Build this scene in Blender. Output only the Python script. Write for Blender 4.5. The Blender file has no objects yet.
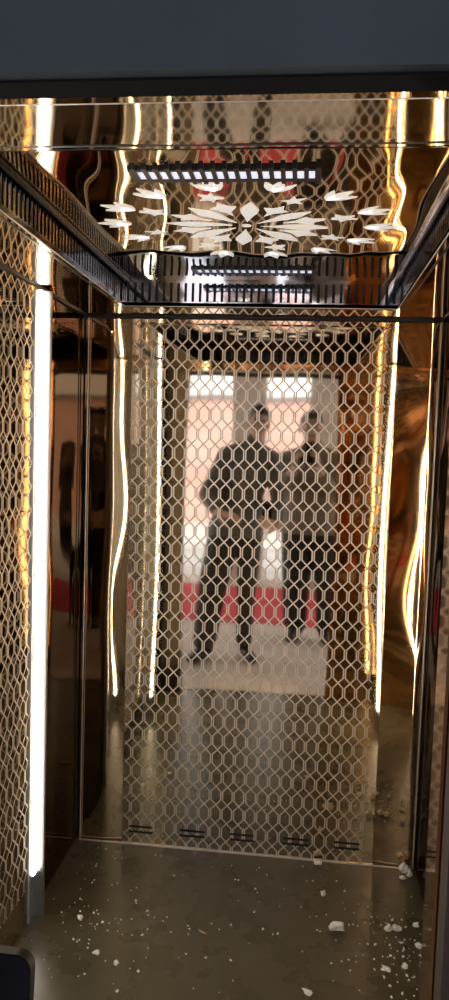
import bpy, bmesh, math, random
from mathutils import Vector, Matrix, noise
PI = math.pi
sc = bpy.context.scene
col = sc.collection
random.seed(7)

# ------------------------------------------------------------------ helpers
WL = {}                                     # world location of every object built


def link(name, me, mat, parent=None, origin=(0, 0, 0)):
    """mesh given in world coordinates, stored about its own origin"""
    o = bpy.data.objects.new(name, me)
    col.objects.link(o)
    org = Vector(origin)
    me.transform(Matrix.Translation(-org))
    if mat is not None:
        for m in (mat if isinstance(mat, (list, tuple)) else [mat]):
            me.materials.append(m)
    WL[o.name] = org
    if parent is not None:
        o.parent = parent
        o.location = org - WL[parent.name]
    else:
        o.location = org
    return o


def obj(name, bm, mat, parent=None, origin=None, smooth=False):
    me = bpy.data.meshes.new(name)
    if origin is None:
        if parent is not None:
            origin = WL[parent.name]
        else:
            xs = [v.co for v in bm.verts]
            origin = (sum(c.x for c in xs) / len(xs), sum(c.y for c in xs) / len(xs), min(c.z for c in xs))
    if smooth:
        for f in bm.faces:
            f.smooth = True
    bm.to_mesh(me)
    bm.free()
    return link(name, me, mat, parent, origin)


def empty(name, loc):
    o = bpy.data.objects.new(name, None)
    col.objects.link(o)
    o.location = loc
    o.empty_display_size = .05
    WL[o.name] = Vector(loc)
    return o


def tag(o, label, cat, group=None):
    o['label'] = label
    o['category'] = cat
    if group:
        o['group'] = group
    return o


def struct(o, label=None):
    o['kind'] = 'structure'
    if label:
        o['label'] = label
        o['category'] = label.split()[-1] if False else 'wall'
    return o


def box(bm, a, b, bevel=0):
    x0, y0, z0 = [min(p, q) for p, q in zip(a, b)]
    x1, y1, z1 = [max(p, q) for p, q in zip(a, b)]
    vs = [bm.verts.new(c) for c in ((x0, y0, z0), (x1, y0, z0), (x1, y1, z0), (x0, y1, z0),
                                    (x0, y0, z1), (x1, y0, z1), (x1, y1, z1), (x0, y1, z1))]
    fs = [bm.faces.new([vs[i] for i in q]) for q in
          ((0, 3, 2, 1), (4, 5, 6, 7), (0, 1, 5, 4), (1, 2, 6, 5), (2, 3, 7, 6), (3, 0, 4, 7))]
    if bevel:
        es = list({e for f in fs for e in f.edges})
        bmesh.ops.bevel(bm, geom=es, offset=bevel, segments=2, affect='EDGES', profile=.5)
    return bm


def B(*args, **k):
    return box(bmesh.new(), *args, **k)


def slab(o, u, v, W, Hh, thick, nu=1, nv=1, disp=None):
    """a sheet panel: front face starts at o, spans u*W and v*Hh, faces u x v; disp(s,t) pushes the front along the normal"""
    o, u, v = Vector(o), Vector(u), Vector(v)
    n = u.cross(v)
    bm = bmesh.new()
    P = []
    for j in range(nv + 1):
        row = []
        for i in range(nu + 1):
            s, t = W * i / nu, Hh * j / nv
            d = disp(s, t) if disp else 0
            row.append(bm.verts.new(o + u * s + v * t + n * d))
        P.append(row)
    for j in range(nv):
        for i in range(nu):
            f = bm.faces.new((P[j][i], P[j][i + 1], P[j + 1][i + 1], P[j + 1][i]))
            f.smooth = disp is not None
    # sides and back with their own vertices so the front keeps its shading
    rim = [P[0][i] for i in range(nu + 1)] + [P[j][nu] for j in range(1, nv + 1)] + \
          [P[nv][i] for i in range(nu - 1, -1, -1)] + [P[j][0] for j in range(nv - 1, 0, -1)]
    fr = [bm.verts.new(w.co) for w in rim]
    bk = []
    for w in rim:
        q = w.co - n * ((w.co - o).dot(n) + thick)
        bk.append(bm.verts.new(q))
    k = len(rim)
    for i in range(k):
        bm.faces.new((fr[(i + 1) % k], fr[i], bk[i], bk[(i + 1) % k]))
    bm.faces.new(bk[::-1])
    return bm


def prism(bm, pts, z0, z1):
    """closed outline pts (x,y) between two heights"""
    a = [bm.verts.new((x, y, z0)) for x, y in pts]
    b = [bm.verts.new((x, y, z1)) for x, y in pts]
    k = len(pts)
    bm.faces.new(a[::-1])
    bm.faces.new(b)
    for i in range(k):
        bm.faces.new((a[i], a[(i + 1) % k], b[(i + 1) % k], b[i]))


def capsule(bm, p0, p1, r0, r1, seg=16, flat=1.0, axis=None):
    """tapered limb piece with rounded ends"""
    p0, p1 = Vector(p0), Vector(p1)
    d = p1 - p0
    L = d.length
    w = d / L
    a = Vector(axis) if axis is not None else (Vector((0, 1, 0)) if abs(w.y) < .9 else Vector((1, 0, 0)))
    u = (a - w * a.dot(w)).normalized()
    v = w.cross(u)
    rows = []
    prof = []
    for i in range(5):
        t = -PI / 2 + i * PI / 8
        prof.append((r0 * math.sin(t), r0 * math.cos(t)))
    for i in range(5):
        t = i * PI / 8
        prof.append((L + r1 * math.sin(t), r1 * math.cos(t)))
    for (h, r) in prof:
        r = max(r, 1e-4)
        rows.append([bm.verts.new(p0 + w * h + (u * math.cos(2 * PI * k / seg) * flat + v * math.sin(2 * PI * k / seg)) * r)
                     for k in range(seg)])
    for a_, b_ in zip(rows, rows[1:]):
        for k in range(seg):
            bm.faces.new((a_[k], a_[(k + 1) % seg], b_[(k + 1) % seg], b_[k]))
    bm.faces.new(rows[0][::-1])
    bm.faces.new(rows[-1])


def ball(bm, c, rx, ry, rz, rot=None, seg=20):
    c = Vector(c)
    m = rot.to_matrix().to_4x4() if rot is not None else Matrix.Identity(4)
    bmesh.ops.create_uvsphere(bm, u_segments=seg, v_segments=seg // 2, radius=1,
                              matrix=Matrix.Translation(c) @ m @ Matrix.Diagonal((rx, ry, rz, 1)))


def fuse(bm, voxel, smooth=4):
    """join overlapping volumes into one continuous surface"""
    me = bpy.data.meshes.new('tmp')
    bm.to_mesh(me)
    bm.free()
    o = bpy.data.objects.new('tmp', me)
    col.objects.link(o)
    r = o.modifiers.new('r', 'REMESH')
    r.mode = 'VOXEL'
    r.voxel_size = voxel
    s = o.modifiers.new('s', 'SMOOTH')
    s.iterations = smooth
    s.factor = .5
    dg = bpy.context.evaluated_depsgraph_get()
    out = bpy.data.meshes.new_from_object(o.evaluated_get(dg))
    bpy.data.objects.remove(o)
    bpy.data.meshes.remove(me)
    for p in out.polygons:
        p.use_smooth = True
    return out


# ---------------------------------------------------------------- materials
def mat(name, color, rough=.5, metal=0, emit=None, strength=0, spec=.5):
    m = bpy.data.materials.new(name)
    m.use_nodes = True
    p = m.node_tree.nodes['Principled BSDF']
    p.inputs['Base Color'].default_value = (*color, 1)
    p.inputs['Roughness'].default_value = rough
    p.inputs['Metallic'].default_value = metal
    p.inputs['Specular IOR Level'].default_value = spec
    if emit:
        p.inputs['Emission Color'].default_value = (*emit, 1)
        p.inputs['Emission Strength'].default_value = strength
    return m


def nd(m, t, **k):
    n = m.node_tree.nodes.new(t)
    for a, b in k.items():
        setattr(n, a, b)
    return n


def mth(m, op, a, b=None, c=None):
    n = nd(m, 'ShaderNodeMath', operation=op)
    for i, x in enumerate((a, b, c)):
        if x is None:
            continue
        if isinstance(x, (int, float)):
            n.inputs[i].default_value = x
        else:
            m.node_tree.links.new(x, n.inputs[i])
    return n.outputs[0]


def noisy(m, c1, c2, scale, rough=None, bump=0, detail=5, stretch=(1, 1, 1)):
    """object-space mottling between two colours"""
    nt = m.node_tree
    p = nt.nodes['Principled BSDF']
    tc = nd(m, 'ShaderNodeTexCoord')
    mp = nd(m, 'ShaderNodeMapping')
    mp.inputs['Scale'].default_value = stretch
    nt.links.new(tc.outputs['Object'], mp.inputs['Vector'])
    n = nd(m, 'ShaderNodeTexNoise')
    n.inputs['Scale'].default_value = scale
    n.inputs['Detail'].default_value = detail
    nt.links.new(mp.outputs[0], n.inputs['Vector'])
    r = nd(m, 'ShaderNodeValToRGB')
    r.color_ramp.elements[0].position, r.color_ramp.elements[1].position = .35, .7
    r.color_ramp.elements[0].color, r.color_ramp.elements[1].color = (*c1, 1), (*c2, 1)
    nt.links.new(n.outputs['Fac'], r.inputs['Fac'])
    nt.links.new(r.outputs['Color'], p.inputs['Base Color'])
    if rough:
        q = nd(m, 'ShaderNodeMapRange')
        q.inputs['To Min'].default_value, q.inputs['To Max'].default_value = rough
        nt.links.new(n.outputs['Fac'], q.inputs['Value'])
        nt.links.new(q.outputs[0], p.inputs['Roughness'])
    if bump:
        b = nd(m, 'ShaderNodeBump')
        b.inputs['Strength'].default_value = bump
        b.inputs['Distance'].default_value = .01
        nt.links.new(n.outputs['Fac'], b.inputs['Height'])
        nt.links.new(b.outputs[0], p.inputs['Normal'])
    return m


GOLD = (.78, .63, .43)
gold = mat('champagne_mirror_steel', GOLD, .035, 1)
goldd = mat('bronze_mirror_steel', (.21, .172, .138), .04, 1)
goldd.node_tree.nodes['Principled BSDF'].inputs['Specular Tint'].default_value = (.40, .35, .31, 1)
brushed = mat('brushed_bronze_steel', (.30, .235, .16), .28, 1)
chrome = mat('chrome', (.80, .85, .90), .05, 1)
black = mat('black_plastic', (.012, .012, .013), .35)
blackm = mat('black_metal', (.03, .03, .03), .25, .6)


def hexmat(name, axis, x0, z0, lo, hi, zlo=-1.0, base=GOLD):
    """mirror steel with an etched lattice of stacked long hexagons; offsets are from the panel's own origin"""
    m = mat(name, base, .035, 1)
    nt = m.node_tree
    p = nt.nodes['Principled BSDF']
    tc = nd(m, 'ShaderNodeTexCoord')
    sp = nd(m, 'ShaderNodeSeparateXYZ')
    nt.links.new(tc.outputs['Object'], sp.inputs[0])
    X, Z = sp.outputs[axis], sp.outputs[2]
    u = mth(m, 'DIVIDE', mth(m, 'SUBTRACT', X, x0), .0423)
    v = mth(m, 'DIVIDE', mth(m, 'SUBTRACT', Z, z0), .0692)
    a = mth(m, 'ABSOLUTE', mth(m, 'SUBTRACT', u, mth(m, 'ROUND', u)))
    b = mth(m, 'ABSOLUTE', mth(m, 'SUBTRACT', v, mth(m, 'ROUND', v)))
    h = mth(m, 'MULTIPLY', mth(m, 'MINIMUM', mth(m, 'DIVIDE', b, .265), 1.0), .415)
    dist = mth(m, 'ABSOLUTE', mth(m, 'SUBTRACT', a, h))
    diag = mth(m, 'LESS_THAN', b, .265)
    w = mth(m, 'ADD', mth(m, 'MULTIPLY', diag, .022), .062)
    line = mth(m, 'LESS_THAN', dist, w)
    inside = mth(m, 'MULTIPLY', mth(m, 'GREATER_THAN', X, lo), mth(m, 'LESS_THAN', X, hi))
    inside = mth(m, 'MULTIPLY', inside, mth(m, 'GREATER_THAN', Z, zlo))
    line = mth(m, 'MULTIPLY', line, inside)
    e = nd(m, 'ShaderNodeBsdfPrincipled')
    e.inputs['Base Color'].default_value = (.88, .78, .61, 1)
    e.inputs['Metallic'].default_value = .8
    e.inputs['Roughness'].default_value = .42
    mx = nd(m, 'ShaderNodeMixShader')
    nt.links.new(line, mx.inputs[0])
    nt.links.new(p.outputs[0], mx.inputs[1])
    nt.links.new(e.outputs[0], mx.inputs[2])
    nt.links.new(mx.outputs[0], nt.nodes['Material Output'].inputs['Surface'])
    return m


# ------------------------------------------------- measured sizes of the lift
XL, XR = -.623, .623            # side walls
HL, HR = -.449, .473            # etched back panel
H, HC = 1.937, 2.024            # soffit and ceiling
FL, FR, FB, FF = -.434, .446, -.196, -1.48   # raised ceiling field
YF = -1.70                      # inner face of the front return
YO = -1.757                     # outer face
JL, JR, HD = -.51, .346, 1.907   # door opening

# ------------------------------------------------------------- room structure
fm = noisy(mat('dark_lift_floor', (.06, .05, .03), .24, spec=.38), (.088, .074, .041), (.112, .095, .056), 7, (.20, .36), 0)
f = obj('floor', slab((XL - .05, YO, 0), (1, 0, 0), (0, 1, 0), XR - XL + .1, .05 - YO, .04), fm, origin=(0, 0, 0))
struct(f)
shell = mat('dark_shell_steel', (.05, .045, .04), .5, .5)
struct(obj('wall_back', B((XL - .06, .012, 0), (XR + .06, .06, 2.2)), shell))
struct(obj('wall_left', B((XL - .14, YO, 0), (XL - .060, .012, 2.2)), shell))
struct(obj('wall_right', B((XR + .012, YO, 0), (XR + .06, .012, 2.2)), shell))


def cwave(s, t):
    x, y = s + FL, FF + t
    return 1.3 * (.0005 * math.sin(x * 27 + 1.5 * math.sin(y * 8)) + .0004 * math.sin(y * 13 + x * 9) + .00016 * math.sin(x * 70 + y * 12))


ceil = obj('ceiling', slab((FL, FB + .002, HC), (1, 0, 0), (0, -1, 0), FR - FL, FB - FF + .004, .03, 90, 110,
                           lambda s, t: cwave(s, FB - FF - t)), gold, origin=(0, -.84, HC))
struct(ceil)

satin = mat('satin_champagne_steel', (.84, .76, .62), .042, 1)
# soffit ring round the raised field
def swave(s, t):
    return .0005 * math.sin(s * 23 + 2 * t) + .0005 * math.sin(t * 19 + 1)


for nm, (x0, x1, y0, y1) in (('trim_1', (XL, XR, FB, 0)), ('trim_2', (XL, FL, FF, FB)),
                             ('trim_3', (FR, XR, FF, FB)), ('trim_4', (XL, XR, YF, FF))):
    struct(obj(nm, slab((x0, y1, H), (1, 0, 0), (0, -1, 0), x1 - x0, y1 - y0, .012, 24, 24, swave), satin if nm == 'trim_4' else gold))

darkret = mat('dark_hairline_steel', (.07, .056, .040), .30, 1)
copper = mat('copper_tinted_mirror', (.74, .46, .22), .05, 1)
# front return with the door opening
struct(obj('wall_front_left', B((XL - .06, YO, 0), (JL, YF, 2.2)), darkret))
struct(obj('wall_front_right', slab((XR + .06, YF, 0), (-1, 0, 0), (0, 0, 1), XR + .06 - JR, 2.2, YF - YO, 30, 90,
                                    lambda s_, t_: .0009 * math.sin(s_ * 24 + 1.3 * math.sin(t_ * 6)) + .0006 * math.sin(t_ * 8 + s_ * 9)), copper))
struct(obj('wall_front_header', B((JL, YO, HD), (JR, YF, 2.2)), gold))
# dark joint line under the soffit
jm = mat('dark_joint', (.02, .015, .012), .4)
struct(obj('trim_5', B((XL, -.014, H - .0055), (XR, .004, H - .0005)), jm))
struct(obj('trim_6', B((XL - .004, YF, H - .0055), (XL + .008, 0, H - .0005)), jm))
struct(obj('trim_7', B((XR - .008, YF, H - .0055), (XR + .004, 0, H - .0005)), jm))

# ---------------------------------------------------------------- wall panels
ORG = ((HL + HR) / 2, -.008, .004)
hp = empty('etched_back_panel', ORG)
tag(hp, 'large mirror steel back panel etched with a lattice of long hexagons', 'wall panel')
TB = .012


def hwave(s, t):
    return .00028 * math.sin(s * 19 + .8 * math.sin(t * 4)) + .00022 * math.sin(t * 7 + 2 * s)


hm = hexmat('etched_hexagon_mirror_back', 0, -.185 - ORG[0], .524 - ORG[2], HL - ORG[0] + .004, HR - .032 - ORG[0])
obj('panel_sheet', slab((HL, -TB, .0008), (1, 0, 0), (0, 0, 1), HR - HL, H - .012, TB - .001, 60, 90, hwave), hm, hp)
sm = mat('slot_black', (.006, .006, .006), .8)
for xa, xb, z in ((-.421, -.333, .069), (-.231, -.138, .070), (-.045, .043, .072), (.150, .242, .074), (.334, .425, .076)):
    bm = bmesh.new()
    box(bm, (xa, -TB - .0018, z - .0038), (xb, -TB + .003, z + .0038))
    box(bm, (xa, -TB - .0018, z - .0238), (xb, -TB + .003, z - .0162))
    obj('vent_slot', bm, sm, hp)

# splayed plain panels beside it


def sstep(x, a, b):
    x = min(1, max(0, (x - a) / (b - a)))
    return x * x * (3 - 2 * x)


def bow(th, ph, W, tr, amp=1.0):
    """profile of a strip that lies flat by the corner (q=0) and turns by th towards the etched panel (q=1)"""
    N = 60
    acc = [0.0]
    for i in range(N):
        q = (i + .5) / N
        acc.append(acc[-1] + th * sstep(q, *tr) * W / N)
    tot = acc[-1]

    def g(q, t):
        k = q * N
        i = min(N - 1, int(k))
        base = acc[i] + (acc[i + 1] - acc[i]) * (k - i)
        wob = amp * W * (q - .7) * (.011 * math.sin(t * 5.2 + ph) + .006 * math.sin(t * 10.5 + ph * 2.3))
        return (tot - base) + wob * sstep(q, 0, .25)
    return g


WLs = HL - XL - .004
gl = bow(.080, .6, WLs, (.42, .72))
ls = obj('mirror_panel', slab((XL + .002, 0, .0008), (1, 0, 0), (0, 0, 1), WLs, H - .012, .01, 60, 120,
                              lambda s_, t_: gl(s_ / WLs, t_)), gold)
tag(ls, 'narrow warped mirror panel in the back corner left of the etched panel', 'wall panel')
WRs = XR - HR - .004
gr = bow(.072, 2.1, WRs, (.03, .20), 1.5)
rs = obj('mirror_panel', slab((HR + .002, 0, .0008), (1, 0, 0), (0, 0, 1), WRs, H - .012, .01, 60, 120,
                              lambda s_, t_: gr(1 - s_ / WRs, t_)), gold)
tag(rs, 'narrow warped mirror panel in the back corner right of the etched panel', 'wall panel')
# bright seam beads in the two back corners
bead = mat('pale_steel_bead', (.97, .92, .84), .3, .6)
for x, lab in ((XL + .017, 'thin pale corner bead between left wall and back'), (XR - .008, 'thin pale corner bead between right wall and back')):
    bm = bmesh.new()
    capsule(bm, (x, -.018, .006), (x, -.018, H - .010), .0022, .0022, 12)
    tag(obj('corner_bead', bm, bead, smooth=True), lab, 'trim', 'corner beads')


struct(obj('baseboard_back', B((XL + .012, -.0175, .0003), (XR - .012, -.0142, .0048)), bead))


def flatwave(ph, k=1.0):
    return lambda s, t: k * (.0004 * math.sin(s * 14 + ph + .7 * math.sin(t * 3)) + .0003 * math.sin(t * 5 + ph))


# left wall: rear plain panel, light, etched panel, light, front plain panel
lp = obj('mirror_panel', slab((XL, -.450, .004), (0, 1, 0), (0, 0, 1), .432, H - .012, .010, 30, 60, flatwave(.4)), goldd)
tag(lp, 'plain dark mirror panel on the left wall behind the bright light strip', 'wall panel')


def side_etched(sgn, y0, y1, turn, lab):
    """etched panel from y0 (door end) to y1, its door end set back by turn"""
    x = XL if sgn < 0 else XR
    org = (x, (y0 + y1) / 2, .004)
    t = empty('etched_side_panel', org)
    tag(t, lab, 'wall panel')
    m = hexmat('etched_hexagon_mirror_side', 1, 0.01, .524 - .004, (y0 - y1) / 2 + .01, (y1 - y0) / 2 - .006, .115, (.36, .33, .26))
    a = Vector((x - sgn * .006 + sgn * turn, y0, .004))
    b = Vector((x - sgn * .006, y1, .004))
    d = (b - a)
    L = d.length
    d.normalize()
    if sgn < 0:
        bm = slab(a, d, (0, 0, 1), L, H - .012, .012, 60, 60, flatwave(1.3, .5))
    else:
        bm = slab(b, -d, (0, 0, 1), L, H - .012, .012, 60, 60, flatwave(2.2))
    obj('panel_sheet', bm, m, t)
    bm = bmesh.new()
    for q in (a, b):
        box(bm, (q.x + sgn * .010, q.y - .002, .004), (q.x - sgn * .003, q.y + .002, H - .010))
    obj('edge_trim', bm, bead, t)
    return t


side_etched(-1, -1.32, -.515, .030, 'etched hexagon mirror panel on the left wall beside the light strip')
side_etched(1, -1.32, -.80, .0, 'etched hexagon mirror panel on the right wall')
pil = empty('operating_column', (XR, -.685, .004))
tag(pil, 'dark upright panel column on the right wall with a pale front edge', 'wall panel')
obj('column_face', B((XR + .005, -.798, .004), (XR - .020, -.575, H - .012), bevel=.002), goldd, pil)
obj('edge_trim', B((XR + .004, -.574, .004), (XR - .021, -.570, H - .012)), bead, pil)
tag(obj('mirror_panel', slab((XR, -.018, .004), (0, -1, 0), (0, 0, 1), .550, H - .012, .010, 30, 60, flatwave(3.0)), goldd),
    'plain dark mirror panel on the right wall next to the back corner', 'wall panel')
tag(obj('mirror_panel', slab((XL, YF, .004), (0, 1, 0), (0, 0, 1), -1.418 - YF, H - .012, .010, 20, 60, flatwave(.9)), goldd),
    'plain mirror panel on the left wall near the door opening', 'wall panel')
tag(obj('mirror_panel', slab((XR, -1.418, .004), (0, -1, 0), (0, 0, 1), -1.418 - YF, H - .012, .010, 20, 60, flatwave(1.9)), goldd),
    'plain mirror panel on the right wall near the door opening', 'wall panel')

# light strips: aluminium channel, milky diffuser, end caps
alu = mat('aluminium_channel', (.55, .57, .58), .35, 1)
LED = 17.0
led = mat('lit_white_diffuser', (.9, .9, .9), .4, 0, (1.0, .90, .75), LED)


def light_strip(sgn, y, w, zb, front, lip, out, lab):
    """zb: height where the light begins; front, lip: how far the channel edges stand out; out: how far the diffuser does"""
    x = XL if sgn < 0 else XR
    t = empty('light_strip', (x, y, .001))
    tag(t, lab, 'light strip', 'upright light strips on the lift walls')
    bm = bmesh.new()
    box(bm, (x + sgn * .045, y - w / 2 - .008, .001), (x - sgn * .006, y + w / 2 + .014, H - .010))
    box(bm, (x, y - w / 2 - .008, .001), (x - sgn * front, y - w / 2, H - .010))
    box(bm, (x, y + w / 2, .001), (x - sgn * lip, y + w / 2 + .014, H - .010))
    obj('channel', bm, alu, t)
    bm = bmesh.new()
    k = 8
    pts = []
    for i in range(k + 1):
        a = PI * i / k
        pts.append((x - sgn * (.004 + (out - .004) * math.sin(a) ** .5), y + w / 2 * math.cos(a)))
    lo = [bm.verts.new((px, py, zb)) for px, py in pts]
    hi = [bm.verts.new((px, py, H - .012)) for px, py in pts]
    for i in range(k):
        bm.faces.new((lo[i], lo[i + 1], hi[i + 1], hi[i]))
    bm.faces.new(lo)
    bm.faces.new(hi[::-1])
    bmesh.ops.recalc_face_normals(bm, faces=bm.faces)
    obj('diffuser', bm, led, t)
    obj('end_cap', B((x, y - w / 2 - .002, zb - .012), (x - sgn * out, y + w / 2 + .002, zb - .001), bevel=.002), alu, t)


light_strip(-1, -.486, .026, .150, .010, .038, .018, 'bright white upright light strip on the left wall in full view')
light_strip(-1, -1.368, .050, .09, .012, .012, .018, 'upright light strip on the left wall near the door opening')
light_strip(1, -1.368, .050, .09, .012, .012, .018, 'upright light strip on the right wall near the door opening')

# -------------------------------------------- slotted bands below the ceiling


def slot_band(p0, p1, nrm, metal, lab, nslot_pitch=.0235, open_frac=.34):
    """an upright band from p0 to p1 (plan points) with a row of upright slots; nrm points into the lift"""
    p0, p1, nrm = Vector((*p0, 0)), Vector((*p1, 0)), Vector((*nrm, 0))
    d = (p1 - p0)
    L = d.length
    d.normalize()
    t = empty('vent_grille', (p0 + p1) / 2 + Vector((0, 0, H)))
    tag(t, lab, 'vent', 'slotted vent bands below the ceiling')
    n = int(L / nslot_pitch)
    pt = L / n
    z0, z1, za, zb = H - .001, HC + .001, H + .016, HC - .012
    th = .004
    bm = bmesh.new()

    def seg(a, b, lo, hi, depth0=0, depth1=th):
        q = [p0 + d * a - nrm * depth0, p0 + d * b - nrm * depth0, p0 + d * b - nrm * depth1, p0 + d * a - nrm * depth1]
        lo_ = [bm.verts.new((w.x, w.y, lo)) for w in q]
        hi_ = [bm.verts.new((w.x, w.y, hi)) for w in q]
        fs = [bm.faces.new(lo_), bm.faces.new(hi_[::-1])]
        for i in range(4):
            fs.append(bm.faces.new((lo_[i], hi_[i], hi_[(i + 1) % 4], lo_[(i + 1) % 4])))
    seg(0, L, z0, za)
    seg(0, L, zb, z1)
    for i in range(n + 1):
        a = max(0, i * pt - pt * (1 - open_frac) / 2)
        b = min(L, i * pt + pt * (1 - open_frac) / 2)
        seg(a, b, za, zb)
    bmesh.ops.recalc_face_normals(bm, faces=bm.faces)
    obj('slotted_face', bm, metal, t)
    bm = bmesh.new()
    seg(0, L, z0, z1, .014, .020)
    bmesh.ops.recalc_face_normals(bm, faces=bm.faces)
    obj('duct_back', bm, black, t)


bandm = mat('black_chrome', (.05, .046, .042), .12, 1)
slot_band((FL, FB), (FR, FB), (0, -1), chrome, 'chrome slotted vent band above the etched back panel', .0235, .36)
slot_band((FL, FF), (FL, FB), (1, 0), bandm, 'dark slotted vent band along the left edge of the ceiling', .0235, .5)
slot_band((FR, FB), (FR, FF), (-1, 0), bandm, 'dark slotted vent band along the right edge of the ceiling', .0235, .5)
slot_band((FR, FF), (FL, FF), (0, 1), bandm, 'dark slotted vent band at the door end of the ceiling', .0235, .4)

# round beading where band meets ceiling
for x, m_, lab in ((FL + .008, blackm, 'dark round beading along the left ceiling edge'), (FR - .009, chrome, 'shiny round beading along the right ceiling edge')):
    bm = bmesh.new()
    capsule(bm, (x, FF + .01, HC - .006), (x, FB - .008, HC - .006), .008, .008, 12)
    tag(obj('ceiling_beading', bm, m_, smooth=True), lab, 'trim', 'ceiling beadings')

# pale bead round the lower edge of the raised field
bm = bmesh.new()
for a, b in (((FL, FF), (FL, FB)), ((FR, FF), (FR, FB)), ((FL, FB), (FR, FB))):
    capsule(bm, (*a, H), (*b, H), .0016, .0016, 8)
tag(obj('ceiling_edge_bead', bm, bead, smooth=True), 'thin bright bead framing the raised mirror ceiling', 'trim')

# ---------------------------------------------------------------- ceiling vents
lens = mat('sky_reflection_glow', (.8, .82, .88), .15, 0, (.80, .84, 1.0), .75)  # faint bluish glow stands in for sky mirrored between the fins


def ceiling_vent(yc, dep, lab):
    t = empty('ceiling_vent', (-.002, yc, HC))
    tag(t, lab, 'ceiling vent', 'slotted vents in the mirror ceiling')
    w, n = .178, 16
    z1, z0 = HC + .001, HC - .006
    bm = bmesh.new()
    for a, b in (((-w - .006, yc - dep / 2, z0), (w, yc - dep / 2 + .010, z1)), ((-w - .006, yc + dep / 2 - .010, z0), (w, yc + dep / 2, z1)),
                 ((-w - .012, yc - dep / 2, z0), (-w, yc + dep / 2, z1)), ((w - .006, yc - dep / 2, z0), (w + .006, yc + dep / 2, z1))):
        box(bm, a, b)
    obj('frame', bm, black, t)
    bm = bmesh.new()
    for i in range(n + 1):
        x = -w + 2 * w * i / n
        box(bm, (x - .0045, yc - dep / 2 - .010, z0 - .001), (x + .0045, yc + dep / 2 + .010, z1))
    obj('fins', bm, black, t)
    bm = B((-w, yc - dep / 2 + .006, HC - .003), (w, yc + dep / 2 - .006, HC + .001))
    obj('reflection_cells', bm, lens, t)


ceiling_vent(-1.137, .066, 'black finned ceiling vent with small pale cells, nearest the door')
ceiling_vent(-.33, .066, 'black finned ceiling vent nearest the back wall')

# ----------------------------------------------------------- etched ceiling flower
frost = mat('etched_white_glow', (.92, .91, .90), .4, 0, (1.0, .96, .92), .38)  # faint glow put into the etched flower so it reads white
FC = Vector((.012, -.79))
bm = bmesh.new()


def motif(pts, r, ang, sx=1.0, sy=.88, scale=1.0, rot=0):
    out = []
    for a, b in pts:
        a, b = a * scale, b * scale
        a, b = a * math.cos(rot) - b * math.sin(rot), a * math.sin(rot) + b * math.cos(rot)
        q = Vector((r + a, b))
        x = q.x * math.cos(ang) - q.y * math.sin(ang)
        y = q.x * math.sin(ang) + q.y * math.cos(ang)
        out.append((FC.x + x * sx, FC.y + y * sy))
    prism(bm, out, HC - .0014, HC + .002)


DROP = [(0, 0), (.035, .007), (.07, .016), (.095, .019), (.115, .012), (.145, 0), (.115, -.012), (.095, -.019), (.07, -.016), (.035, -.007)]
KITE = [(0, 0), (.03, .006), (.062, .030), (.07, .012), (.098, 0), (.07, -.012), (.062, -.030), (.03, -.006)]
LEAF = [(0, 0), (.018, .009), (.04, .009), (.066, 0), (.04, -.009), (.018, -.009)]
STAR = [(-.028, 0), (-.010, .010), (-.012, .030), (.006, .012), (.034, .016), (.016, 0), (.034, -.016), (.006, -.012), (-.012, -.030), (-.010, -.010)]
DOT = [(.012 * math.cos(i * PI / 4), .012 * math.sin(i * PI / 4)) for i in range(8)]
motif(DOT, 0, 0)
for k in range(8):
    a = k * PI / 4 + .12
    motif(DROP, .034, a, scale=1.12)
    motif(KITE, .092, a + PI / 8, scale=1.05)
    motif(STAR, .235, a + PI / 8, scale=.95)
for k in range(14):
    a = k * PI / 7 + .05
    for dr in (-.5, 0, .5):
        motif(LEAF, .280, a, scale=1.25 if dr == 0 else 1.05, rot=dr)
fl = obj('etched_flower', bm, frost, ceil, origin=WL['ceiling'])

# ---------------------------------------------------------------- debris on the floor
foam = mat('white_foam', (.92, .89, .80), .8)
tan = mat('tan_splinter', (.45, .30, .15), .7)


def chunk(r, sx, sy, sz, seed, sub=2):
    bm = bmesh.new()
    bmesh.ops.create_icosphere(bm, subdivisions=sub, radius=1)
    for v in bm.verts:
        k = 1 + .9 * noise.noise(v.co * 1.9 + Vector((seed * 3.1, seed, 0))) + .45 * noise.noise(v.co * 4.5 + Vector((0, seed, 2)))
        v.co = Vector((v.co.x * sx * k, v.co.y * sy * k, v.co.z * sz * k)) * r
    lo = min(v.co.z for v in bm.verts)
    for v in bm.verts:
        v.co.z -= lo
    return bm


def place(bm, name, m, x, y, rz=0, z=.0003):
    bmesh.ops.rotate(bm, verts=bm.verts, matrix=Matrix.Rotation(rz, 3, 'Z'))
    bmesh.ops.translate(bm, verts=bm.verts, vec=(x, y, z))
    return obj(name, bm, m, origin=(x, y, z))


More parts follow.
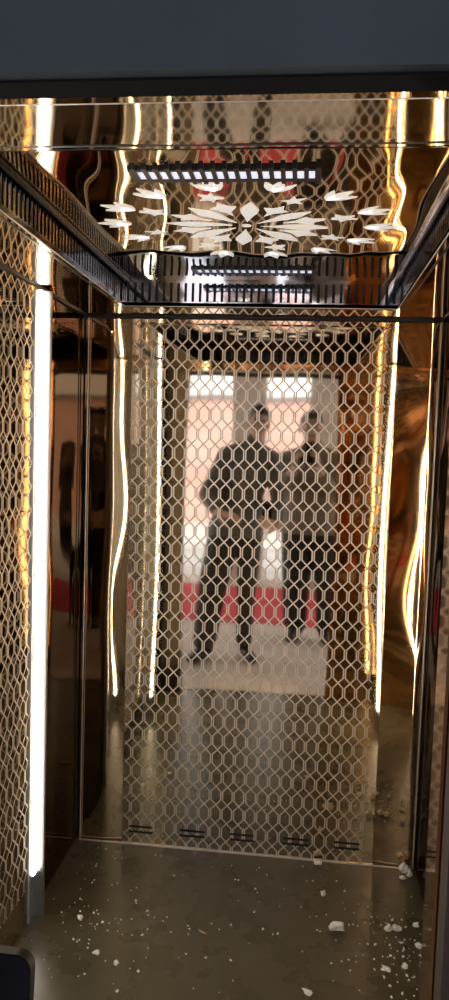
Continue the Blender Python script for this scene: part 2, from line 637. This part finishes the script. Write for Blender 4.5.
BIG = [(.275, -.040, .012, 1.5, .8, .9, 'white foam lump against the foot of the etched panel'),
       (.578, -.045, .013, 1.0, .9, 1.4, 'white foam lump by the foot of the right back panel, left of two'),
       (.570, -.085, .009, 1.2, .9, .8, 'small white foam bit just in front of the lump by the right back panel'),
       (.596, -.070, .010, 1.0, .8, 1.2, 'white foam lump tucked into the right back corner'),
       (.332, -.400, .017, 1.5, .8, .8, 'white flat-bottomed foam lump alone in the middle of the floor'),
       (.490, -.375, .012, 1.0, .8, .9, 'white foam lump touching another, left half of a pair on the floor'),
       (.516, -.368, .012, 1.2, .8, .8, 'white foam lump touching another, right half of a pair on the floor'),
       (.580, -.341, .009, 1.2, .7, .8, 'small white foam flake right of the paired lumps'),
       (.575, -.436, .009, 1.2, .8, .7, 'small white foam flake near the right wall'),
       (.465, -.552, .010, 1.6, .8, .6, 'long thin white foam flake near the front of the floor'),
       (.519, -.535, .008, 1.1, .9, .9, 'white foam bit amid the crumbs near the right wall'),
       (.293, -.222, .008, 1.0, 1.0, 1.0, 'round white foam bit in front of the etched panel'),
       (.239, -.679, .010, 1.3, .7, .7, 'white foam flake at the front edge of the visible floor'),
       (-.466, -.467, .008, 1.0, 1.0, .9, 'round white foam bit near the bright light strip'),
       (-.374, -.609, .007, 1.4, .8, .7, 'white foam bit at the front left of the floor'),
       (-.304, -.649, .007, 1.0, .9, .9, 'white foam bit beside the crumbs at front left')]
for i, (x, y, r, sx, sy, sz, lab) in enumerate(BIG):
    tag(place(chunk(r, sx, sy, sz, i + 1), 'foam_chunk', foam, x, y, .3 * (i % 3) - .3), lab, 'foam chunk', 'foam lumps on the lift floor')
tag(place(chunk(.010, 1.7, .3, .25, 40), 'wood_splinter', tan, -.081, -.469, -.6), 'thin tan splinter lying alone on the floor', 'splinter')
protos = [None] * 4
spots = []
for _ in range(120):                    # near the right wall and towards the front
    spots.append((random.gauss(.50, .07), random.gauss(-.48, .14)))
for _ in range(120):
    spots.append((random.uniform(-.6, .6), random.uniform(-.85, -.05)))
for _ in range(60):
    spots.append((random.gauss(-.40, .12), random.gauss(-.42, .2)))
n = 0
for (x, y) in spots:
    if not (XL + .03 < x < XR - .03 and -1.0 < y < -.04):
        continue
    if any((x - b[0]) ** 2 + (y - b[1]) ** 2 < .03 ** 2 for b in BIG):
        continue
    k = n % 4
    s = random.choice((.6, .75, .9, 1.1, 1.5))
    if protos[k] is None:
        o = place(chunk(.0030, 1.1, .9, .8, 60 + k, 1), 'foam_crumb', foam, x, y)
        protos[k] = o
        tag(o, 'tiny white foam crumb scattered on the dark lift floor', 'foam crumb', 'tiny foam crumbs on the floor')
    else:
        o = protos[k].copy()
        col.objects.link(o)
        o.location = (x, y, .0003)
    o.scale = (s, s, s)
    o.rotation_euler.z = random.uniform(0, 6.28)
    n += 1

# ------------------------------------------------------- landing outside the door
concrete = noisy(mat('pale_screed', (.5, .45, .42), .8), (.56, .48, .43), (.70, .61, .55), 9)
lf = obj('landing_floor', B((-3.5, -5.6, -.06), (3.5, YO - .03, 0)), concrete)
struct(lf)
sillm = obj('door_sill', B((JL - .1, YO - .03, -.03), (JR + .1, YO, .004)), brushed)
struct(sillm)
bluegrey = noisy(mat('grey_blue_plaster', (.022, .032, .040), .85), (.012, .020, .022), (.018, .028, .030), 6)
ly0, ly1 = -1.800, -1.83
jambm = mat('dark_brown_jamb', (.05, .035, .022), .45, .5)
deadblack = mat('dull_black_paint', (.006, .006, .006), .9, spec=.1)
struct(obj('wall_landing_left', B((-3.5, ly1, 0), (JL - .02, ly0, 3.0)), bluegrey))
struct(obj('wall_landing_right', B((JR + .03, ly1, 0), (3.5, ly0, 3.0)), bluegrey))
struct(obj('wall_landing_header', B((JL - .02, -1.815, 1.889), (JR + .03, ly0, 3.0)), bluegrey))
struct(obj('trim_8', B((JL - .1, ly0, 1.886), (JR + .1, YO - .006, 2.2)), deadblack))
bm = bmesh.new()
capsule(bm, (JL, YF, HD + .001), (JR, YF, HD + .001), .0018, .0018, 8)
capsule(bm, (JL, YO - .001, HD + .001), (JR, YO - .001, HD + .001), .0025, .0025, 8)
tag(obj('header_bead', bm, bead, smooth=True), 'pair of thin bright beads along the lower edges of the door header', 'trim')
struct(obj('trim_9', B((JR + .005, ly0, 0), (JR + .1, YO - .006, 1.886)), jambm))
struct(obj('trim_10', B((JL - .1, ly0, 0), (JL - .01, YO - .006, 1.886)), jambm))
slabm = mat('pale_soffit', (.75, .73, .70), .8)
struct(obj('landing_ceiling', B((-3.5, -5.7, 2.9), (3.5, ly1, 3.05)), slabm))
colm = noisy(mat('beige_column_plaster', (.42, .38, .32), .8), (.56, .52, .45), (.66, .61, .52), 5)
for xa, xb in ((-.64, -.21), (.15, .55), (-2.6, -2.2), (2.2, 2.6)):
    struct(obj('pillar', B((xa, -5.6, 0), (xb, -5.2, 2.9)), colm))
redm = noisy(mat('red_mat', (.6, .04, .05), .85), (.50, .03, .05), (.66, .06, .08), 12)
red = obj('floor_mat', B((-2.4, -5.05, .0005), (1.6, -3.45, .008), bevel=.003), redm)
tag(red, 'long red mat on the landing floor behind the two people', 'mat')
groundm = noisy(mat('pale_yard_ground', (.72, .68, .66), .9), (.60, .56, .55), (.82, .78, .78), 3)
struct(obj('ground', B((-14, -16, -.12), (14, -5.6, -.005)), groundm))
peach = noisy(mat('peach_plaster', (.72, .48, .40), .85), (.78, .49, .43), (.85, .58, .53), 2)
struct(obj('wall_compound', B((-9, -11.8, -.02), (9, -11.5, 2.28)), peach))
struct(obj('trim_11', B((-9.05, -11.85, 2.28), (9.05, -11.45, 2.36)), mat('grey_coping', (.25, .25, .27), .8)))

# ------------------------------------------------------------------- people
skin = noisy(mat('skin', (.42, .26, .18), .5), (.64, .43, .33), (.72, .50, .40), 20)
hairm = mat('black_hair', (.012, .010, .009), .45)
eyew = mat('eye_white', (.75, .72, .68), .2)
irism = mat('dark_brown_iris', (.02, .012, .008), .15)
lipm = mat('lips', (.42, .20, .17), .5)
shoem = mat('black_shoe_leather', (.015, .014, .013), .35)


def hand(bm, w, d, n, side, curl, spread=.35):
    """five fingers and a palm; d towards the fingers, n out of the palm, thumb on side*(d x n)"""
    w, d, n = Vector(w), Vector(d).normalized(), Vector(n)
    n = (n - d * n.dot(d)).normalized()
    t = d.cross(n) * side
    ax = Vector(n)
    for k in (-.026, -.009, .009, .026):
        capsule(bm, w + d * .008 + t * k * .7, w + d * .082 + t * k, .0135, .0115, 10)
    for k, L, r in ((.031, .070, .0078), (.0105, .080, .0082), (-.0105, .074, .0078), (-.031, .058, .0068)):
        p = w + d * .084 + t * k
        ang = 0
        for q, f in enumerate((.44, .31, .25)):
            ang += curl * (.6, 1.0, .8)[q]
            v = d * math.cos(ang) + n * math.sin(ang) + t * k * spread * (1 - .3 * q)
            e = p + v.normalized() * L * f
            capsule(bm, p, e, r * (1 - .08 * q), r * (.92 - .08 * q), 8)
            p = e
    p = w + d * .020 + t * .026
    for q, (L, r) in enumerate(((.040, .0125), (.032, .0105), (.026, .0092))):
        v = (d * (.55 + .25 * q) + t * (.75 - .28 * q) + n * (.30 + .22 * q)).normalized()
        e = p + v * L
        capsule(bm, p, e, r, r * .9, 8)
        p = e


def face(bm, c, rot):
    """skull, jaw, nose, ears, brow and lips about the head centre c, looking along +y before rot"""
    c = Vector(c)

    def P(x, y, z):
        v = Vector((x, y, z))
        v.rotate(rot)
        return c + v
    ball(bm, P(0, -.012, .030), .074, .092, .088, rot)
    ball(bm, P(0, .022, -.030), .060, .066, .078, rot)
    ball(bm, P(0, .042, -.082), .036, .034, .030, rot)
    capsule(bm, P(0, .086, .012), P(0, .104, -.024), .008, .014, 10)
    for s in (-1, 1):
        ball(bm, P(.013 * s, .092, -.028), .010, .011, .008, rot)
        ball(bm, P(.076 * s, -.006, -.008), .010, .020, .034, rot)
        capsule(bm, P(.014 * s, .079, .024), P(.045 * s, .066, .024), .009, .008, 8)
        ball(bm, P(.042 * s, .058, -.024), .022, .022, .022, rot)
    capsule(bm, P(-.022, .080, -.055), P(.022, .080, -.055), .0075, .0075, 8)
    capsule(bm, P(-.018, .078, -.064), P(.018, .078, -.064), .0085, .0085, 8)


def person(J, lab, shirt_m, trouser_m, sleeves_to, hold, head_rot, origin):
    root = empty('person', origin)
    tag(root, lab, 'person')
    nb, hd, ch, pv = [Vector(J[k]) for k in ('neck', 'head', 'chest', 'pelvis')]
    bm = bmesh.new()
    face(bm, hd, head_rot)
    capsule(bm, nb - Vector((0, 0, .03)), hd + Vector((0, -.02, -.05)), .060, .054)
    ball(bm, ch, .155, .105, .21)
    ball(bm, (ch + pv) / 2, .14, .10, .18)
    ball(bm, pv, .155, .11, .13)
    for s in 'RL':
        sh, el, wr = Vector(J['sh' + s]), Vector(J['el' + s]), Vector(J['wr' + s])
        capsule(bm, nb + (sh - nb) * .25 - Vector((0, 0, .03)), sh, .058, .052)
        capsule(bm, sh, el, .050, .040)
        capsule(bm, el, wr, .040, .026)
        hand(bm, wr, *hold[s])
        hp_, kn, an = Vector(J['hip' + s]), Vector(J['kn' + s]), Vector(J['an' + s])
        capsule(bm, hp_, kn, .082, .055)
        capsule(bm, kn, kn * .62 + an * .38 + Vector((0, -.012, 0)), .053, .054)
        capsule(bm, kn * .62 + an * .38 + Vector((0, -.012, 0)), an, .054, .036)
        capsule(bm, an - Vector((0, 0, .045)), an + Vector((J['toe' + s], .14, -.055)), .036, .028)
    link('body', fuse(bm, .0036, 3), skin, root, WL[root.name])
    # shirt
    bm = bmesh.new()
    ball(bm, ch + Vector((0, 0, .01)), .178, .128, .215)
    ball(bm, (ch + pv) / 2, .168, .125, .22)
    rings = []
    for h, rx, ry in ((.24, .150, .112), (.12, .168, .124), (.0, .196, .146), (-.085, .206, .156)):
        c = pv + (ch - pv) * max(0, h) / .34 * .8 + Vector((0, 0, 0))
        rings.append([bm.verts.new((c.x + rx * math.cos(k * PI / 14), c.y + ry * math.sin(k * PI / 14), pv.z + h)) for k in range(28)])
    for a_, b_ in zip(rings, rings[1:]):
        for k in range(28):
            bm.faces.new((a_[k], b_[k], b_[(k + 1) % 28], a_[(k + 1) % 28]))
    bm.faces.new(rings[0])
    bm.faces.new(rings[-1][::-1])
    capsule(bm, nb + Vector((0, -.004, -.035)), nb + Vector((0, 0, .006)), .078, .068)
    for s in 'RL':
        sh, el, wr = Vector(J['sh' + s]), Vector(J['el' + s]), Vector(J['wr' + s])
        capsule(bm, nb + (sh - nb) * .2 - Vector((0, 0, .030)), sh, .070, .062)
        capsule(bm, sh, el, .063, .052)
        q = el.lerp(wr, sleeves_to)
        capsule(bm, el, q, .053, .041)
    link('shirt', fuse(bm, .009, 4), shirt_m, root, WL[root.name])
    bm = bmesh.new()
    ball(bm, pv + Vector((0, -.005, -.02)), .166, .128, .12)
    for s in 'RL':
        hp_, kn, an = Vector(J['hip' + s]), Vector(J['kn' + s]), Vector(J['an' + s])
        capsule(bm, hp_, kn, .104, .082)
        capsule(bm, kn, an + Vector((0, -.008, .02)), .081, .068)
    link('trousers', fuse(bm, .009, 4), trouser_m, root, WL[root.name])
    for s in 'RL':
        an = Vector(J['an' + s])
        bm = bmesh.new()
        tx = J['toe' + s]
        capsule(bm, an + Vector((0, -.03, -.040)), an + Vector((tx * .6, .09, -.048)), .045, .040)
        capsule(bm, an + Vector((tx * .6, .07, -.052)), an + Vector((tx, .155, -.056)), .042, .032)
        capsule(bm, an + Vector((0, -.012, -.03)), an + Vector((0, -.01, .015)), .048, .046)
        # flat sole
        for v in bm.verts:
            v.co.z = max(v.co.z, .002)
        me = fuse(bm, .006, 3)
        mz = min(v.co.z for v in me.vertices)
        me.transform(Matrix.Translation((0, 0, .0012 - mz)))
        link('shoe', me, shoem, root, WL[root.name])
    # hair
    bm = bmesh.new()

    def P(x, y, z):
        v = Vector((x, y, z))
        v.rotate(head_rot)
        return hd + v
    ball(bm, P(0, -.020, .045), .082, .096, .086, head_rot)
    ball(bm, P(0, .030, .092), .062, .054, .034, head_rot)
    ball(bm, P(0, -.060, .0), .070, .055, .070, head_rot)
    me = fuse(bm, .006, 2)
    # trim the hair off the face
    b2 = bmesh.new()
    b2.from_mesh(me)
    for v in b2.verts:
        q = v.co - hd
        v.co += q.normalized() * (.004 * noise.noise(q * 38) + .002 * noise.noise(q * 90))
    inv = head_rot.to_matrix().inverted()
    kill = []
    for v in b2.verts:
        q = inv @ (v.co - hd)
        if (q.y > .045 and q.z < .066) or (q.y > .022 and q.z < .03) or q.z < -.065:
            kill.append(v)
    bmesh.ops.delete(b2, geom=kill, context='VERTS')
    for f in b2.faces:
        f.smooth = True
    obj('hair', b2, hairm, root)
    for s in (-1, 1):
        bm = bmesh.new()
        ball(bm, P(.030 * s, .0755, .004), .0125, .0095, .0068, head_rot, 14)
        e = obj('eye', bm, eyew, root, smooth=True)
        bm = bmesh.new()
        ball(bm, P(.030 * s, .0835, .004), .0052, .0028, .0052, head_rot, 12)
        obj('iris', bm, irism, e, smooth=True)
        bm = bmesh.new()
        capsule(bm, P(.016 * s, .0885, .027), P(.045 * s, .074, .029), .0042, .0030, 8)
        obj('eyebrow', bm, hairm, root, smooth=True)
    bm = bmesh.new()
    capsule(bm, P(-.019, .0845, -.0600), P(.019, .0845, -.0600), .0058, .0058, 8)
    obj('lips', bm, lipm, root, smooth=True)
    return root


from mathutils import Euler
shirt1 = noisy(mat('charcoal_shirt', (.06, .06, .055), .85), (.13, .13, .12), (.17, .17, .155), 30)
trou1 = noisy(mat('dark_olive_trousers', (.035, .032, .022), .85), (.055, .050, .036), (.080, .074, .052), 25)
shirt2 = noisy(mat('taupe_shirt', (.16, .12, .09), .85), (.26, .20, .15), (.33, .26, .20), 30)
trou2 = noisy(mat('black_trousers', (.02, .018, .016), .85), (.030, .027, .024), (.045, .040, .036), 25)
J1 = dict(head=(-.130, -2.44, 1.635), neck=(-.170, -2.46, 1.500), chest=(-.225, -2.465, 1.27), pelvis=(-.275, -2.47, .95),
          shR=(-.028, -2.45, 1.402), shL=(-.383, -2.45, 1.415), elR=(.030, -2.44, 1.125), wrR=(.038, -2.136, .985),
          elL=(-.475, -2.43, 1.150), wrL=(-.385, -2.20, 1.045), hipR=(-.185, -2.47, .90), hipL=(-.365, -2.47, .90),
          knR=(-.195, -2.44, .495), knL=(-.435, -2.41, .495), anR=(-.195, -2.475, .092), anL=(-.485, -2.41, .092), toeR=.09, toeL=-.05)
person(J1, 'person in a charcoal shirt and dark olive trousers, leaning with a phone in hand', shirt1, trou1, .82,
       {'R': ((-1, .22, .22), (-.1, -1, 0), -1, .55), 'L': ((.85, .35, -.1), (0, -.3, -1), 1, .35)},
       Euler((-.10, .16, -.10)), (-.33, -2.45, 0))
J2 = dict(head=(.190, -3.01, 1.620), neck=(.205, -3.04, 1.478), chest=(.225, -3.05, 1.245), pelvis=(.235, -3.05, .93),
          shR=(.385, -3.02, 1.385), shL=(.050, -3.02, 1.388), elR=(.395, -2.88, 1.140), wrR=(.242, -2.676, 1.326),
          elL=(.030, -2.88, 1.140), wrL=(.106, -2.676, 1.326), hipR=(.320, -3.05, .88), hipL=(.150, -3.05, .88),
          knR=(.335, -3.03, .485), knL=(.145, -3.04, .485), anR=(.345, -3.06, .092), anL=(.135, -3.09, .092), toeR=.05, toeL=-.03)
person(J2, 'person in a taupe shirt and black trousers, holding up a phone to take the picture', shirt2, trou2, .75,
       {'R': ((-.05, .50, .86), (-1, 0, .1), -1, .50), 'L': ((.05, .50, .86), (1, 0, .1), 1, .50)},
       Euler((-.06, 0, 0)), (.235, -3.05, 0))

# ------------------------------------------------------------------- phones
glass = mat('phone_glass', (.006, .006, .008), .08)
rimm = mat('phone_rim_metal', (.04, .038, .034), .35, 1)


def rounded(w, h, r, k=7):
    pts = []
    for cx, cy, a0 in ((w / 2 - r, h / 2 - r, 0), (-w / 2 + r, h / 2 - r, PI / 2), (-w / 2 + r, -h / 2 + r, PI), (w / 2 - r, -h / 2 + r, 1.5 * PI)):
        for i in range(k + 1):
            a = a0 + PI / 2 * i / k
            pts.append((cx + r * math.cos(a), cy + r * math.sin(a)))
    return pts


def phone(loc, rot, lab, lens_up):
    """local z is out of the screen, local y towards the top edge"""
    t = empty('smartphone', loc)
    tag(t, lab, 'smartphone')

    def ch(name, bm, m):
        me = bpy.data.meshes.new(name)
        bm.to_mesh(me)
        bm.free()
        o = bpy.data.objects.new(name, me)
        col.objects.link(o)
        me.materials.append(m)
        o.parent = t
        return o
    w, h, th = .075, .160, .0085
    bm = bmesh.new()
    prism(bm, rounded(w, h, .011), -th / 2, th / 2)
    ch('body', bm, rimm)
    bm = bmesh.new()
    prism(bm, rounded(w - .0022, h - .0022, .010), th / 2 - .0005, th / 2 + .0006)
    ch('screen', bm, glass)
    bm = bmesh.new()
    prism(bm, rounded(w - .0022, h - .0022, .010), -th / 2 - .0006, -th / 2 + .0005)
    ch('back_cover', bm, glass)
    bm = bmesh.new()
    for i in range(2):
        bmesh.ops.create_cone(bm, segments=20, radius1=.007, radius2=.007, depth=.002, cap_ends=True,
                              matrix=Matrix.Translation((lens_up, h / 2 - .020 - .018 * i, -th / 2 - .0012)))
    ch('camera_lens', bm, rimm)
    bm = B((w / 2 - .0005, .012, -.0015), (w / 2 + .0012, .040, .0015))
    ch('side_button', bm, rimm)
    t.rotation_euler = rot
    return t


# screen towards -y (the holder), top edge up
phone((-.0360, -2.150, 1.0635), Euler((PI / 2 - .10, 0, 0)), 'black smartphone held low by the person in the charcoal shirt', 0)
phone((.1748, -2.6275, 1.440), Euler((PI / 2, 0, 0)), 'black smartphone held up by the person in the taupe shirt', 0)

# --------------------------------------------------------------- light, world
w = bpy.data.worlds.new('World')
sc.world = w
w.use_nodes = True
nt = w.node_tree
bg = nt.nodes['Background']
tc = nt.nodes.new('ShaderNodeTexCoord')
sx = nt.nodes.new('ShaderNodeSeparateXYZ')
rp = nt.nodes.new('ShaderNodeValToRGB')
nt.links.new(tc.outputs['Generated'], sx.inputs[0])
nt.links.new(sx.outputs[2], rp.inputs[0])
rp.color_ramp.elements[0].color = (.74, .80, 1.0, 1)
rp.color_ramp.elements[1].color = (.55, .72, 1.0, 1)
nt.links.new(rp.outputs[0], bg.inputs['Color'])
bg.inputs['Strength'].default_value = 2.9
sun = bpy.data.lights.new('sun', 'SUN')
sun.energy = 2.4
sun.angle = .02
sun.color = (.94, .94, 1.0)
so = bpy.data.objects.new('sun', sun)
col.objects.link(so)
so.rotation_euler = (math.radians(-38), math.radians(12), 0)

# ------------------------------------------------------------------- camera
yaw, pitch, roll = -.1065, .0772, -.0319
fw = Vector((math.sin(yaw) * math.cos(pitch), math.cos(yaw) * math.cos(pitch), -math.sin(pitch)))
r = Vector((math.cos(yaw), -math.sin(yaw), 0))
d = fw.cross(r)
r, d = r * math.cos(roll) + d * math.sin(roll), d * math.cos(roll) - r * math.sin(roll)
cd = bpy.data.cameras.new('camera')
cam = bpy.data.objects.new('camera', cd)
col.objects.link(cam)
M = Matrix((r, -d, -fw)).transposed().to_4x4()
M.translation = Vector((.1748, -2.6137, 1.5))
cam.matrix_world = M
cd.sensor_fit = 'VERTICAL'
cd.sensor_height = 36
cd.sensor_width = 36
cd.lens = 740 * 36 / 1000
cd.clip_start = .005
sc.camera = cam

vs = sc.view_settings
vs.view_transform = 'Standard'
vs.look = 'None'
vs.gamma = 1
vs.use_curve_mapping = False
vs.exposure = 0
cy = sc.cycles
cy.max_bounces = 24
cy.glossy_bounces = 20
cy.diffuse_bounces = 5
cy.transmission_bounces = 4
cy.sample_clamp_indirect = 8
cy.blur_glossy = .6
cy.use_denoising = True
